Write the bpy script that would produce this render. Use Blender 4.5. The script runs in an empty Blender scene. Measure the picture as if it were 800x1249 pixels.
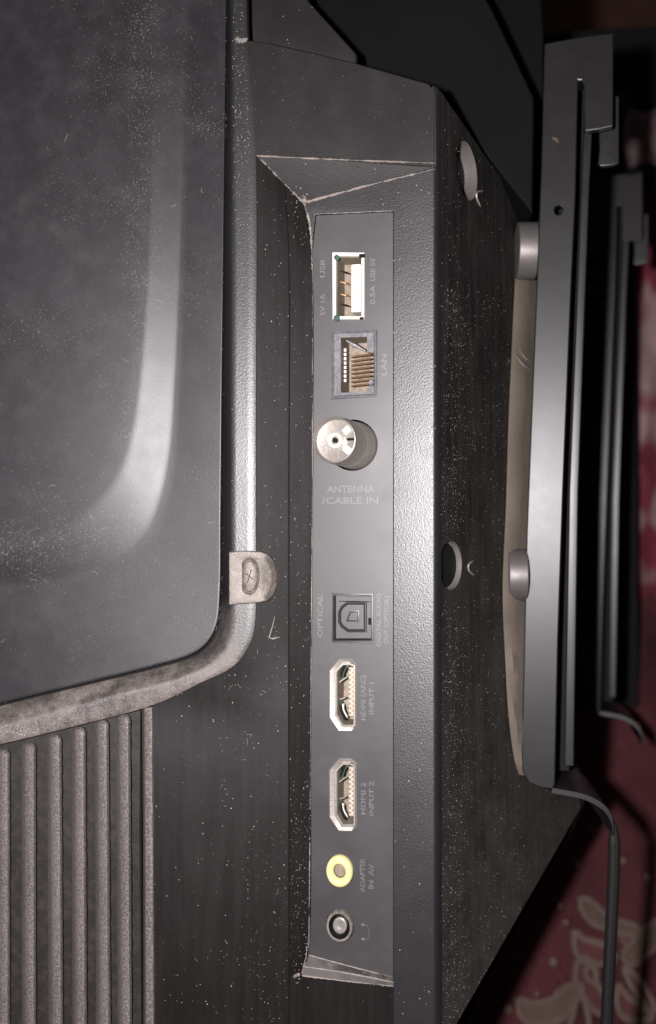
import bpy, bmesh, math, random
from mathutils import Vector, Matrix
random.seed(7)
R = math.radians
K = 0.001                                   # geometry below is written in millimetres
sc = bpy.context.scene
col = sc.collection

# ------------------------------------------------------------------ camera, light, exposure
F, D, TH = 1300.0, 210.0, R(4)
CAM = Vector((D*math.sin(TH), -D*math.cos(TH), 0))
VD = Vector((-math.sin(TH), math.cos(TH), 0)); VR = Vector((math.cos(TH), math.sin(TH), 0)); VU = Vector((0, 0, 1))
cam = bpy.data.cameras.new('camera'); camo = bpy.data.objects.new('camera', cam); col.objects.link(camo)
camo.location = CAM*K; camo.rotation_euler = (R(90), 0, TH)
cam.sensor_fit = 'VERTICAL'; cam.sensor_height = 36; cam.sensor_width = 24; cam.lens = 36*F/1249
cam.clip_start = 0.005; cam.clip_end = 20
cam.dof.use_dof = True; cam.dof.focus_distance = 0.212; cam.dof.aperture_fstop = 14
sc.camera = camo
w = bpy.data.worlds.new('World'); sc.world = w; w.use_nodes = True
w.node_tree.nodes['Background'].inputs[0].default_value = (1.0, 0.82, 0.84, 1)
w.node_tree.nodes['Background'].inputs[1].default_value = 0.025
def lamp(name, kind, loc, power, size, color):
    l = bpy.data.lights.new(name, kind); l.energy = power; l.color = color
    if kind == 'POINT': l.shadow_soft_size = size
    else: l.size = size
    o = bpy.data.objects.new(name, l); col.objects.link(o); o.location = Vector(loc)*K
    return o
flash = lamp('phone_flash', 'POINT', CAM + VR*-22 + VU*5 + VD*-2, 4.2, 0.004, (1.0, 0.945, 0.955))
sc.view_settings.view_transform = 'Standard'; sc.view_settings.look = 'None'
sc.view_settings.exposure = 0; sc.view_settings.gamma = 1
sc.render.engine = 'CYCLES'

# ------------------------------------------------------------------ geometry helpers
def ray(u, v): return VD*F + VR*(u-400) + VU*(624.5-v)
def P(u, v, y):
    r = ray(u, v); return CAM + r*((y-CAM.y)/r.y)
def hit(u, v, o, n):
    r = ray(u, v); return CAM + r*((o-CAM).dot(n)/r.dot(n))
def pix(p):
    q = p-CAM; t = q.dot(VD); return 400+F*q.dot(VR)/t, 624.5-F*q.dot(VU)/t
# plane of the port recess floor, sinking towards the left
FO = P(379, 624.5, 4.3); FE = P(532, 624.5, 0)
FX = (FE-FO).normalized(); FN = FX.cross(VU).normalized()
def FP(u, v, h=0): return hit(u, v, FO+FN*h, FN)
def fl(u, v, h=0):
    q = FP(u, v, h)-FO; return (q.dot(FX), q.z)
def L(a, b, h=0): return FO + FX*a + VU*b + FN*h

WL = {}
def obj(name, verts, faces, mats, parent=None, midx=None, smooth=None, bevel=0, flat=False, label=None, kind=None, seg=2):
    if not isinstance(mats, (list, tuple)): mats = [mats]
    c = Vector((0, 0, 0))
    for v in verts: c += v
    c /= len(verts)
    pl = WL[parent.name] if parent else Vector((0, 0, 0))
    me = bpy.data.meshes.new(name)
    me.from_pydata([tuple((v-c)*K) for v in verts], [], faces)
    for m in mats: me.materials.append(m)
    if midx:
        for p, i in zip(me.polygons, midx): p.material_index = i
    bm = bmesh.new(); bm.from_mesh(me)
    bmesh.ops.remove_doubles(bm, verts=bm.verts, dist=0.00001)
    bmesh.ops.recalc_face_normals(bm, faces=bm.faces)
    if smooth is not None:
        for f in bm.faces: f.smooth = True
        for e in bm.edges:
            if len(e.link_faces) == 2 and e.calc_face_angle(0) > R(smooth): e.smooth = False
    bm.to_mesh(me); bm.free()
    o = bpy.data.objects.new(name, me); col.objects.link(o)
    o.parent = parent; o.location = (c-pl)*K; WL[o.name] = c
    if bevel:
        m = o.modifiers.new('bevel', 'BEVEL'); m.width = bevel*K; m.segments = seg; m.limit_method = 'ANGLE'; m.angle_limit = R(30)
        m.harden_normals = False
        for p in me.polygons: p.use_smooth = not flat
        m2 = o.modifiers.new('wn', 'WEIGHTED_NORMAL'); m2.keep_sharp = True
    if label: o['label'] = label
    if kind: o['kind'] = kind
    return o
def empty(name, loc, label, cat, group=None):
    o = bpy.data.objects.new(name, None); col.objects.link(o); o.location = loc*K; WL[o.name] = loc
    o['label'] = label; o['category'] = cat; o.empty_display_size = 0.01
    if group: o['group'] = group
    return o
def catmull(pts, n):
    out = []
    m = len(pts)
    for i in range(m-1):
        p0 = pts[max(i-1, 0)]; p1 = pts[i]; p2 = pts[i+1]; p3 = pts[min(i+2, m-1)]
        # centripetal-ish tangents limited by the segment length
        d = (p2-p1).length
        t1 = (p2-p0); t2 = (p3-p1)
        t1 = t1.normalized()*d if t1.length > 0 else t1; t2 = t2.normalized()*d if t2.length > 0 else t2
        for k in range(n):
            t = k/n
            out.append(p1*(2*t**3-3*t*t+1) + t1*(t**3-2*t*t+t) + p2*(-2*t**3+3*t*t) + t2*(t**3-t*t))
    out.append(pts[-1]); return out
def grid(rows):
    V = [p for r in rows for p in r]; n = len(rows[0]); Fc = []
    for i in range(len(rows)-1):
        for j in range(n-1): Fc.append((i*n+j, i*n+j+1, (i+1)*n+j+1, (i+1)*n+j))
    return V, Fc
def merge(parts):
    V, Fc, M = [], [], []
    for v, f, m in parts:
        b = len(V); V += v; Fc += [tuple(i+b for i in q) for q in f]; M += [m]*len(f)
    return V, Fc, M
def lerp_rows(a, b, n, f=lambda t: t, disp=None):
    rows = []
    for k in range(n+1):
        t = k/n; rows.append([p.lerp(q, f(t)) for p, q in zip(a, b)])
    return rows
def box(c, sx, sy, sz, ax=None):
    ax = ax or (Vector((1, 0, 0)), Vector((0, 1, 0)), Vector((0, 0, 1)))
    V = [c + ax[0]*(i*sx/2) + ax[1]*(j*sy/2) + ax[2]*(k*sz/2) for i in (-1, 1) for j in (-1, 1) for k in (-1, 1)]
    return V, [(0, 1, 3, 2), (4, 6, 7, 5), (0, 4, 5, 1), (2, 3, 7, 6), (0, 2, 6, 4), (1, 5, 7, 3)]
AXF = (FX, VU, FN)
def fbox(a0, b0, a1, b1, h0, h1):
    return box(L((a0+a1)/2, (b0+b1)/2, (h0+h1)/2), abs(a1-a0), abs(b1-b0), abs(h1-h0), AXF)
def fill(loops):
    """triangulate an outline with holes; loops of Vectors lying near one plane"""
    bm = bmesh.new(); es = []
    for lp in loops:
        vs = [bm.verts.new(p) for p in lp]
        es += [bm.edges.new((vs[i], vs[(i+1) % len(vs)])) for i in range(len(vs))]
    bmesh.ops.triangle_fill(bm, use_beauty=True, use_dissolve=False, edges=es)
    bm.verts.index_update()
    V = [v.co.copy() for v in bm.verts]; Fc = [tuple(v.index for v in f.verts) for f in bm.faces]
    bm.free(); return V, Fc
def slab(loops, off):
    """outline with holes, thickened by the vector off"""
    V, Fc = fill(loops); parts = [(V, Fc, 0), ([v+off for v in V], Fc, 0)]
    for lp in loops:
        n = len(lp); parts.append((list(lp)+[p+off for p in lp], [(i, (i+1) % n, (i+1) % n+n, i+n) for i in range(n)], 0))
    return merge(parts)
def inset(poly, d):
    n = len(poly); out = []
    ar = sum(poly[i][0]*poly[(i+1) % n][1]-poly[(i+1) % n][0]*poly[i][1] for i in range(n))
    s = 1 if ar > 0 else -1
    for i in range(n):
        p0 = Vector(poly[i-1]); p1 = Vector(poly[i]); p2 = Vector(poly[(i+1) % n])
        e1 = (p1-p0).normalized(); e2 = (p2-p1).normalized()
        n1 = Vector((-e1.y, e1.x))*s; n2 = Vector((-e2.y, e2.x))*s
        b = (n1+n2); b = b/max(b.length_squared/2, 0.3)
        out.append(tuple(p1+b*d))
    return out
def circ(a, b, r, n=32, sx=1): return [(a+r*sx*math.cos(2*math.pi*i/n), b+r*math.sin(2*math.pi*i/n)) for i in range(n)]
def rings(defs, cap0=False, cap1=True, mats=None, ax=None):
    """defs: list of (poly2d, h); joins successive outlines into a skin"""
    V, Fc, M = [], [], []
    n = len(defs[0][0])
    for pl, h in defs: V += [L(p[0], p[1], h) if ax is None else ax(p[0], p[1], h) for p in pl]
    for k in range(len(defs)-1):
        for i in range(n):
            Fc.append((k*n+i, k*n+(i+1) % n, (k+1)*n+(i+1) % n, (k+1)*n+i)); M.append(mats[k] if mats else 0)
    if cap0: Fc.append(tuple(range(n))); M.append(mats[0] if mats else 0)
    if cap1: Fc.append(tuple(range((len(defs)-1)*n, len(defs)*n))); M.append(mats[-1] if mats else 0)
    return V, Fc, M
def tube(pts, r, n=8, jit=0, taper=True):
    V, Fc = [], []
    for i, p in enumerate(pts):
        d = (pts[min(i+1, len(pts)-1)]-pts[max(i-1, 0)]).normalized()
        a = d.cross(Vector((0.13, 1, 0.07))).normalized(); b = d.cross(a)
        rr = (r[i] if isinstance(r, list) else r)*(1+jit*(random.random()-.5)*2)
        if taper and (i == 0 or i == len(pts)-1): rr *= .35
        V += [p + (a*math.cos(2*math.pi*k/n)+b*math.sin(2*math.pi*k/n))*rr for k in range(n)]
    for i in range(len(pts)-1):
        for k in range(n): Fc.append((i*n+k, i*n+(k+1) % n, (i+1)*n+(k+1) % n, (i+1)*n+k))
    Fc.append(tuple(range(n))); Fc.append(tuple(range((len(pts)-1)*n, len(pts)*n)))
    return V, Fc
def cyl(c, ax, r, l, n=32, r2=None):
    ax = ax.normalized(); a = ax.orthogonal().normalized(); b = ax.cross(a); r2 = r2 or r
    V = [c + (a*math.cos(2*math.pi*k/n)+b*math.sin(2*math.pi*k/n))*r for k in range(n)] + \
        [c + ax*l + (a*math.cos(2*math.pi*k/n)+b*math.sin(2*math.pi*k/n))*r2 for k in range(n)]
    Fc = [(k, (k+1) % n, (k+1) % n+n, k+n) for k in range(n)] + [tuple(range(n)), tuple(range(n, 2*n))]
    return V, Fc

# ------------------------------------------------------------------ materials
def mat(name, base, rough, metal=0, bumps=(), specks=None, dust=None, streak=None, var=0.15, spec=0.5, rvar=0.05, zdust=None):
    """bumps: (cell mm, depth mm); specks: (cell mm, share, colour); dust: (patch mm, amount, colour); streak: (colour, amount)"""
    m = bpy.data.materials.new(name); m.use_nodes = True; N = m.node_tree.nodes; Ln = m.node_tree.links
    b = N['Principled BSDF']; b.inputs['Metallic'].default_value = metal; b.inputs['Specular IOR Level'].default_value = spec
    tc = N.new('ShaderNodeNewGeometry').outputs['Position']
    def noise(scale, det=3, vec=None, rgh=.55):
        n = N.new('ShaderNodeTexNoise'); n.inputs['Scale'].default_value = scale; n.inputs['Detail'].default_value = det
        n.inputs['Roughness'].default_value = rgh
        Ln.new(vec or tc, n.inputs['Vector']); return n.outputs['Fac']
    def ramp(s, a, c):
        r = N.new('ShaderNodeMapRange'); r.inputs[1].default_value = a; r.inputs[2].default_value = c; r.clamp = True
        Ln.new(s, r.inputs[0]); return r.outputs[0]
    def mathn(op, x, y):
        q = N.new('ShaderNodeMath'); q.operation = op
        for i, z in enumerate((x, y)):
            if isinstance(z, (int, float)): q.inputs[i].default_value = z
            else: Ln.new(z, q.inputs[i])
        return q.outputs[0]
    def mix(f, a, c):
        x = N.new('ShaderNodeMix'); x.data_type = 'RGBA'
        if isinstance(f, (int, float)): x.inputs[0].default_value = f
        else: Ln.new(f, x.inputs[0])
        for i, z in ((6, a), (7, c)):
            if isinstance(z, tuple): x.inputs[i].default_value = (*z, 1)
            else: Ln.new(z, x.inputs[i])
        return x.outputs[2]
    lo = tuple(c*(1-var) for c in base); hi = tuple(min(1, c*(1+var)) for c in base)
    colr = mix(ramp(noise(60), .3, .7), lo, hi)
    rgh = mathn('ADD', mathn('MULTIPLY', noise(150), rvar*2), rough-rvar)
    masks = []
    if streak:
        mp = N.new('ShaderNodeMapping'); mp.inputs['Scale'].default_value = (1, 1, .07); Ln.new(tc, mp.inputs['Vector'])
        f = mathn('MULTIPLY', ramp(noise(500, 6, mp.outputs[0], .7), .42, .75), streak[1]); colr = mix(f, colr, streak[0]); masks.append(f)
    if dust:
        f = mathn('MULTIPLY', ramp(noise(1000/dust[0], 8, rgh=.7), .45, .72), dust[1]); colr = mix(f, colr, dust[2]); masks.append(f)
    if zdust:   # dust that has settled on the lower run of the moulding
        sz = N.new('ShaderNodeSeparateXYZ'); Ln.new(tc, sz.inputs[0])
        f = mathn('MULTIPLY', ramp(mathn('ADD', sz.outputs[2], mathn('MULTIPLY', noise(120, 6, rgh=.7), .012)), zdust[0]*K+.006, zdust[1]*K+.006), zdust[3])
        f = mathn('MULTIPLY', f, mathn('MULTIPLY', mathn('ADD', mathn('MULTIPLY', ramp(noise(2600, 4, rgh=.7), .35, .65), .5), .45), mathn('ADD', mathn('MULTIPLY', ramp(noise(170, 5, rgh=.7), .38, .6), .7), .35))); colr = mix(f, colr, zdust[2]); masks.append(f)
    if specks:
        v = N.new('ShaderNodeTexVoronoi'); v.inputs['Scale'].default_value = 1000/specks[0]; Ln.new(tc, v.inputs['Vector'])
        sepc = N.new('ShaderNodeSeparateColor'); Ln.new(v.outputs['Color'], sepc.inputs[0])
        pick = mathn('LESS_THAN', sepc.outputs[0], mathn('MULTIPLY', ramp(noise(90, 4), .35, .75), specks[1]*2))
        size = mathn('LESS_THAN', v.outputs['Distance'], mathn('MULTIPLY', sepc.outputs[1], .42))
        f = mathn('MULTIPLY', mathn('MULTIPLY', pick, size), .75); colr = mix(f, colr, specks[2]); masks.append(f)
    for f in masks: rgh = mathn('ADD', rgh, mathn('MULTIPLY', f, .35))
    Ln.new(colr, b.inputs['Base Color']); Ln.new(rgh, b.inputs['Roughness'])
    prev = None
    for cell, depth in bumps:
        bp = N.new('ShaderNodeBump'); bp.inputs['Distance'].default_value = depth*K; bp.inputs['Strength'].default_value = 1
        Ln.new(noise(1000/cell, 2), bp.inputs['Height'])
        if prev: Ln.new(prev, bp.inputs['Normal'])
        prev = bp.outputs[0]
    if prev: Ln.new(prev, b.inputs['Normal'])
    return m
TAN = (.42, .35, .30); GR = (.45, .42, .42)
M = {
 'textured': mat('black_textured_plastic', (.014, .0135, .0150), .39, bumps=((.34, .036), (.17, .01)), specks=(.3, .02, GR), spec=.9),
 'rimtex': mat('black_rim_plastic', (.014, .0135, .0145), .40, bumps=((.34, .038), (.2, .012)), spec=.8, zdust=(-17, -33, (.23, .195, .175), 1.0)),
 'upper': mat('black_fine_plastic', (.011, .0088, .0092), .42, bumps=((.4, .02),), specks=(.3, .02, GR), dust=(8, .02, TAN), spec=.5),
 'panel': mat('black_sheet', (.0125, .0115, .0145), .42, rvar=.05, bumps=((.25, .018), (.12, .005)), dust=(6, .05, (.25, .22, .22)), spec=.66),
 'smooth': mat('black_smooth_plastic', (.0085, .0066, .0064), .43, bumps=((3, .02),), specks=(.3, .015, GR), streak=((.03, .026, .026), .2), spec=.3),
 'plate': mat('dark_port_plate', (.036, .033, .035), .45, bumps=((.25, .003), (9, .02)), dust=(9, .10, (.12, .11, .11)), spec=.85),
 'side': mat('dusty_side_plastic', (.013, .0125, .0115), .52, bumps=((.5, .02),), specks=(.28, .03, TAN), dust=(16, .18, (.10, .085, .075)), streak=((.10, .088, .08), .25), zdust=(0, -80, (.06, .050, .044), .7), spec=.4),
 'dust': mat('settled_dust', (.26, .225, .20), .95, bumps=((.5, .15), (.2, .05)), var=.35, dust=(1.5, .5, (.12, .1, .09))),
 'dusty': mat('dusty_rim_plastic', (.06, .052, .048), .6, bumps=((.4, .05),), dust=(3, .5, (.24, .20, .175))),
 'endwall': mat('dusty_end_wall', (.03, .026, .025), .55, bumps=((.4, .04),), dust=(2.5, .7, (.16, .14, .125))),
 'vent': mat('vent_floor_plastic', (.018, .0155, .015), .5, bumps=((.6, .02),), dust=(2, .5, (.05, .042, .038)), spec=.4),
 'rib': mat('dusty_rib_plastic', (.10, .087, .081), .5, bumps=((.3, .05),), dust=(.35, .5, (.55, .49, .45)), streak=((.03, .026, .025), .6), spec=.7),
 'black': mat('matte_black', (.006, .006, .006), .75, bumps=((1, .02),), spec=.2),
 'cover': mat('black_back_cover', (.004, .004, .0037), .7, bumps=((.8, .02),), spec=.1),
 'metal': mat('pale_tin', (.80, .78, .70), .38, metal=.4, bumps=((.6, .02),), dust=(1.2, .3, (.55, .50, .42))),
 'cream': mat('cream_plastic', (.80, .78, .70), .5, var=.05),
 'tanmetal': mat('dusty_tin_inside', (.27, .22, .17), .6, metal=.2, bumps=((.7, .05),), dust=(1.0, .7, (.10, .085, .065))),
 'nickel': mat('dusty_nickel', (.42, .39, .36), .36, metal=.6, bumps=((.5, .03),), dust=(1.2, .6, (.26, .23, .20))),
 'well': mat('lit_well_wall', (.32, .29, .28), .3, metal=.6, bumps=((1.5, .05),), spec=1.0),  # pale tone paints in the flash-lit inner wall of the wells
 'gold': mat('tarnished_contact', (.42, .25, .13), .45, metal=.6, dust=(.8, .5, (.2, .12, .07))),
 'green': mat('green_board', (.015, .07, .045), .6, dust=(.6, .7, (.08, .12, .09))),
 'clear': mat('grey_translucent_plastic', (.13, .125, .14), .35, bumps=((.8, .05),), dust=(1.5, .4, (.30, .28, .28))),
 'yellow': mat('yellow_plastic', (.80, .74, .32), .5, dust=(1, .2, (.7, .66, .5)), var=.05),
 'steel': mat('satin_grey_steel', (.011, .010, .0108), .37, bumps=((9, .015),), var=.06, spec=.40, rvar=.02, dust=(5, .03, (.16, .14, .13))),
 'bright': mat('bright_steel', (.20, .185, .18), .45, metal=.6, dust=(2, .4, (.16, .14, .125)), bumps=((1, .01),)),
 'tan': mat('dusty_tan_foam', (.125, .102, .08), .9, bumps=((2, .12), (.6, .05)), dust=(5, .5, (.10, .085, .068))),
 'print': mat('embossed_plastic', (.085, .074, .074), .45, dust=(.7, .6, (.16, .22, .22)), spec=1.0),
 'rust': mat('rust', (.09, .06, .045), .9, bumps=((.4, .1),)),
 'screw': mat('dusty_screw', (.16, .14, .125), .5, metal=.3, bumps=((.4, .08),), dust=(1.6, .9, (.34, .30, .26))),
}

# ------------------------------------------------------------------ the television
tv = empty('television', Vector((0, 0, 0)), 'black television turned to show its dusty back cover, vent fins and a row of sockets', 'television')
def curve(keys, y, n=8):
    return catmull([P(u, v, y[i] if isinstance(y, list) else y) for i, (u, v) in enumerate(keys)], n)

# pressed sheet panel at the left
kO = [(276, -40), (274, 150), (272, 330), (270, 520), (269, 640), (268, 725), (262, 768), (240, 795), (190, 812), (120, 829), (50, 846), (-50, 870)]
kS1 = [(230, -40), (226, 150), (220, 330), (214, 470), (207, 560), (190, 630), (165, 668), (130, 692), (90, 706), (50, 713), (0, 717), (-50, 720)]
kS2 = [(188, -40), (184, 150), (179, 330), (170, 450), (160, 520), (146, 566), (126, 598), (100, 625), (66, 647), (35, 660), (0, 668), (-50, 672)]
kC = [(60, -40), (60, 100), (55, 200), (50, 300), (45, 330), (30, 350), (20, 360), (10, 370), (0, 375), (-20, 378), (-30, 380), (-50, 382)]
kL = [(-50, -40)]*12
cO = curve(kO, 1.0); cS1 = curve(kS1, 1.8); cS2 = curve(kS2, .72); cC = curve(kC, .5)
cL = [P(-50, -40, .45)]*len(cO)
def ease(t):   # straight slope with short rounded ends
    e = .12
    g = (t*t/(2*e)) if t < e else (t-e/2 if t < 1-e else 1-e-(1-t)**2/(2*e))
    return g/(1-e)
rows = [[p+Vector((0, 3.2, 0)) for p in cO], [p+Vector((0, .35, 0)) for p in cO], [p.lerp(q, .006)+Vector((0, .08, 0)) for p, q in zip(cO, cS1)], [p.lerp(q, .02) for p, q in zip(cO, cS1)], [p.lerp(q, .03) for p, q in zip(cO, cS1)], [p.lerp(q, .05) for p, q in zip(cO, cS1)]]
for k in range(1, 7): rows.append([p.lerp(q, k/7*.95+.05) for p, q in zip(cO, cS1)])
for k in range(0, 15):
    t = k/14; r_ = []
    for p, q in zip(cS1, cS2):
        a = p.lerp(q, t); a.y = p.y+(q.y-p.y)*ease(t); r_.append(a)
    rows.append(r_)
for k in range(1, 9): rows.append([p.lerp(q, k/9) for p, q in zip(cS2, cC)])
rows.append(cC)
pv, pf = grid(rows)
pv2, pf2 = grid([cC, cL])
V_, F_, M_ = merge([(pv, pf, 0), (pv2, pf2, 0)])
panel_mesh = (pv, pf)
obj('rear_panel', V_, F_, M['panel'], tv, smooth=40, label='smooth black pressed panel with a rounded corner')

# raised rim round the panel
kA = [(277, -40), (275, 150), (273, 330), (271.5, 520), (270.5, 640), (270, 725), (265, 772), (243, 798), (191, 815), (121, 832), (50, 849), (-50, 874)]
kB = [(281, -40), (281, 150), (280, 330), (279, 520), (279, 640), (279, 735), (276, 778), (257, 806), (206, 829), (136, 846), (60, 867), (-50, 896)]
kR = [(300, -40), (302, 45), (312, 90), (312, 520), (312, 640), (312, 745), (306, 782), (285, 812), (244, 833), (186, 860), (98, 884), (-50, 920)]
kR[2] = (312, 190)
cA = curve(kA, 4.0); cB = curve(kB, .2); cR = curve(kR, [0]*9+[.4, .4, .4])
cB2 = [p.lerp(q, .12)+Vector((0, -.35, 0)) for p, q in zip(cB, cR)]
cB3 = [p.lerp(q, .85)+Vector((0, -.25, 0)) for p, q in zip(cB, cR)]
cR2 = [p+Vector((.1, 2.2, 0)) for p in cR]
rimrows = [cA, cB, cB2] + lerp_rows(cB2, cB3, 4)[1:] + [cR, cR2]
rv, rf = grid(rimrows); n_ = len(cA); idx = []
for i in range(len(rimrows)-1):
    for j in range(n_-1): idx.append(0)
obj('rim', rv, rf, [M['rimtex'], M['dusty']], tv, midx=idx, smooth=50)
# shadow-gap floor under the panel edge
gv, gf = grid([[p+Vector((-1.5, 0, 1.5)) for p in cA], [p+Vector((.3, .1, 0)) for p in cA]])
obj('gap_floor', gv, gf, M['black'], tv)

# upper face of the housing, thick block behind it
up = [P(*p, .1) for p in ((292, 48), (302, 50), (330, 54), (430, 77), (522, 103), (531, 112), (532, 203.5), (420, 196.5), (306, 189), (296, 100))]
V1, F1 = fill([up]); n = 6
side_top = [P(*p, 0) for p in ((302, 50), (330, 54), (430, 77), (522, 103), (531, 112))]
V2, F2 = grid([side_top, [p+Vector((0, .6, .5)) for p in side_top], [p+Vector((0, 52, -2)) for p in side_top]])
V_, F_, M_ = merge([(V1, F1, 0), (V2, F2, 0)])
upper = obj('upper_face', V_, F_, M['upper'], tv, bevel=.5)
# top wall of the recess
TL = P(312, 189, 0); TR = P(532, 200, 0); TC = FP(371, 248)
TRa = FP(529, 204.3, .05); tw = grid(lerp_rows([TL.lerp(TRa, t/24) for t in range(25)], [TC.lerp(TRa, t/24) for t in range(25)], 8))
obj('recess_top_wall', tw[0], tw[1], M['upper'], tv, smooth=180)

# left wall of the recess and the smooth field below the rim
k0 = [(312, 189), (312, 300), (312, 600), (312, 745), (306, 782), (285, 812), (244, 833), (187, 861), (187, 930), (187, 1280)]
k1 = [(346, 222), (352, 320), (352, 600), (352, 745), (352, 790), (352, 830), (352, 870), (352, 910), (352, 960), (352, 1280)]
k2 = [(371, 248), (381, 330), (381, 600), (380, 745), (380, 790), (379, 830), (379, 870), (379, 910), (377.5, 1152), (368, 1196)]
y0 = [.1, .6, .6, .6, .6, .6, .6, .8, .8, .8]
c0 = catmull([P(*p, y) for p, y in zip(k0, y0)], 6)
c1 = catmull([P(*p, 2.5) for p in k1], 6); c1b = [p+Vector((.25, .8, 0)) for p in c1]
c2 = catmull([FP(*p) for p in k2]+[], 6)
c2 = c2[:-1]+[c2[-1]]
wv = grid([c0]+lerp_rows(c0, c1, 5)[1:])
c1c = [P(*pix(p), 4.7) for p in c1]
k1s = [(346, 222), (353, 320), (353, 600), (353, 745), (353, 790), (353, 830), (353, 870), (353, 910), (353, 1165), (353, 1200)]
c1d = catmull([P(*p, 2.9) for p in k1s], 6)
wv2 = grid(lerp_rows(c1d, c2, 4))
obj('recess_left_wall', wv[0], wv[1], M['smooth'], tv, smooth=40, label='smooth dark field sloping down to the sockets')
obj('recess_lower_wall', wv2[0], wv2[1], M['smooth'], tv, smooth=40)
obj('seam', *tube(c1, .13, 6), M['black'], tv)

# textured slanting bezel right of the sockets with a rounded outer edge, then the side wall
bz = [FP(*p) for p in ((371, 248), (527, 204.5), (527, 1290), (479, 1290), (479, 1200), (479, 900), (479, 600), (479, 258), (430, 259), (385, 262), (381, 330), (377, 290))]
bz = [FP(*p) for p in ((371, 248), (527, 205.4), (527, 1290), (479, 1290), (479, 258), (385, 262), (381, 300))]
V1, F1 = fill([bz])
inner = [FP(*p) for p in ((479, 1290), (479, 258), (385, 262), (381, 300))]
V2, F2 = grid([inner, [p-FN*.7+FX*0 for p in inner]])
V_, F_, M_ = merge([(V1, F1, 0), (V2, F2, 0)])
obj('slanted_bezel', V_, F_, M['textured'], tv, bevel=.25)
N0 = P(533, 112, 0); N1 = P(533, 1290, 0); S0 = P(650, 275, 55); S1 = P(708, 985, 55)
erows = []
for k in range(9):
    t = k/8; r_ = []
    for j in range(31):
        z = 105+(1290-105)*j/30
        E = P(533, z, 0); yb = 0.05 if z < 203 else 0
        a = FP(527, z) if z > 203 else P(527, z, 0)
        s = j/30; b = E.lerp(S0.lerp(S1, s), .03)
        r_.append(a*(1-t)**2 + E*2*t*(1-t) + b*t*t)
    erows.append(r_)
ev = grid(erows)
obj('outer_edge', ev[0], ev[1], M['textured'], tv, smooth=60)
near = [P(533, 105+(1290-105)*j/60, 0) for j in range(61)]
far = [S0.lerp(S1, j/60) for j in range(61)]
rows = [[p.lerp(q, t) for p, q in zip(near, far)] for t in [.03+.97*i/30 for i in range(31)]]
SX = (S0.lerp(S1, .5)-P(533, 624, 0)).normalized(); SN = VU.cross(SX).normalized()
if SN.x < 0: SN = -SN
SN_ = SN
def SP(u, v, h=0): return hit(u, v, P(533, 624, 0)+SN*h, SN)
sv, sf = grid(rows)
side_mesh = (sv, sf)
V_, F_, M_ = merge([(sv, sf, 0), ([p-SN*6 for p in sv], sf, 0)])
nn = 61; m_ = 31; per = [j for j in range(nn)]+[i*nn+nn-1 for i in range(1, m_)]+[(m_-1)*nn+j for j in range(nn-2, -1, -1)]+[i*nn for i in range(m_-2, 0, -1)]
off = len(sv)
F_ = list(F_)+[(per[i], per[(i+1) % len(per)], per[(i+1) % len(per)]+off, per[i]+off) for i in range(len(per))]
side = obj('side_wall', V_, F_, [M['side'], M['well']], tv, smooth=30, label='dusty streaked side wall falling away to the right')
def surf_side(u, v):
    # nearest side-wall vertex seen at this pixel
    best = min(sv, key=lambda p: (pix(p)[0]-u)**2+(pix(p)[1]-v)**2); return best
holes = [(567, 213, 6.0), (551, 698, 4.9)]
cut = []
for (u, v, r) in holes:
    c = surf_side(u, v)
    dp = 3.6 if r > 5.5 else 1.3
    cv, cf = cyl(c-SN*dp, SN, r, 12, 40)
    o = obj('cutter', cv, cf, M['well']); cut.append(o)
    md = side.modifiers.new('b', 'BOOLEAN'); md.object = o; md.operation = 'DIFFERENCE'; md.solver = 'EXACT'; md.material_mode = 'TRANSFER'
dg = bpy.context.evaluated_depsgraph_get(); dg.update()
newm = bpy.data.meshes.new_from_object(side.evaluated_get(dg)); side.modifiers.clear(); side.data = newm
for o in cut: bpy.data.objects.remove(o)
for (u, v, r) in holes:
    c = surf_side(u, v)
    cv, cf = cyl(c-SN*((3.6 if r > 5.5 else 1.3)-.05), SN, r*(.97 if r > 5.5 else .9), .2, 32)
    sc_ = obj('shaded_well_floor', cv, cf, M['black'], tv)  # black disc paints in the shaded part of the well
# moulded arrow marks beside the wells
for (a, b, c) in (((590, 233), (581, 237), (586, 252)), ((577, 684), (571, 692), (578, 702))):
    ps = [surf_side(585, 240) for _ in range(0)]
    base = surf_side(*b)
    pts = [hit(*q, base+SN*.15, SN) for q in (a, b, c)]
    obj('arrow_mark', *tube(catmull(pts, 4), .22, 6), M['nickel'], tv)
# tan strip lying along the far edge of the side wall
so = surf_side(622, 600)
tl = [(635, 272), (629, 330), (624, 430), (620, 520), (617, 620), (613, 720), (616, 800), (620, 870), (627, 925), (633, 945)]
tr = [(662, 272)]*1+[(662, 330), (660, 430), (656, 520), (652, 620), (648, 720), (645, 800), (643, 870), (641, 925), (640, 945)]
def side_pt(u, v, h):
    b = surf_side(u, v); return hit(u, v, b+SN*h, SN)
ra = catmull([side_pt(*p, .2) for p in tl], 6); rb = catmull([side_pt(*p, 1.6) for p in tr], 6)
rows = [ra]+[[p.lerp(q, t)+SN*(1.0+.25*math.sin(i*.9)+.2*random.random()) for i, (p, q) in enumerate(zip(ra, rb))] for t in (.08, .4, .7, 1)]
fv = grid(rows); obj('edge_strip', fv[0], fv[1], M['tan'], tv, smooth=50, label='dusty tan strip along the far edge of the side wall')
for y_ in ((634, 428, 650, 442), (628, 432, 648, 452)):
    obj('crease', *tube([side_pt(y_[0], y_[1], 2.0), side_pt((y_[0]+y_[2])/2, (y_[1]+y_[3])/2+3, 2.2), side_pt(y_[2], y_[3], 2.4)], .3, 6, .3), M['dust'], tv)

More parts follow.
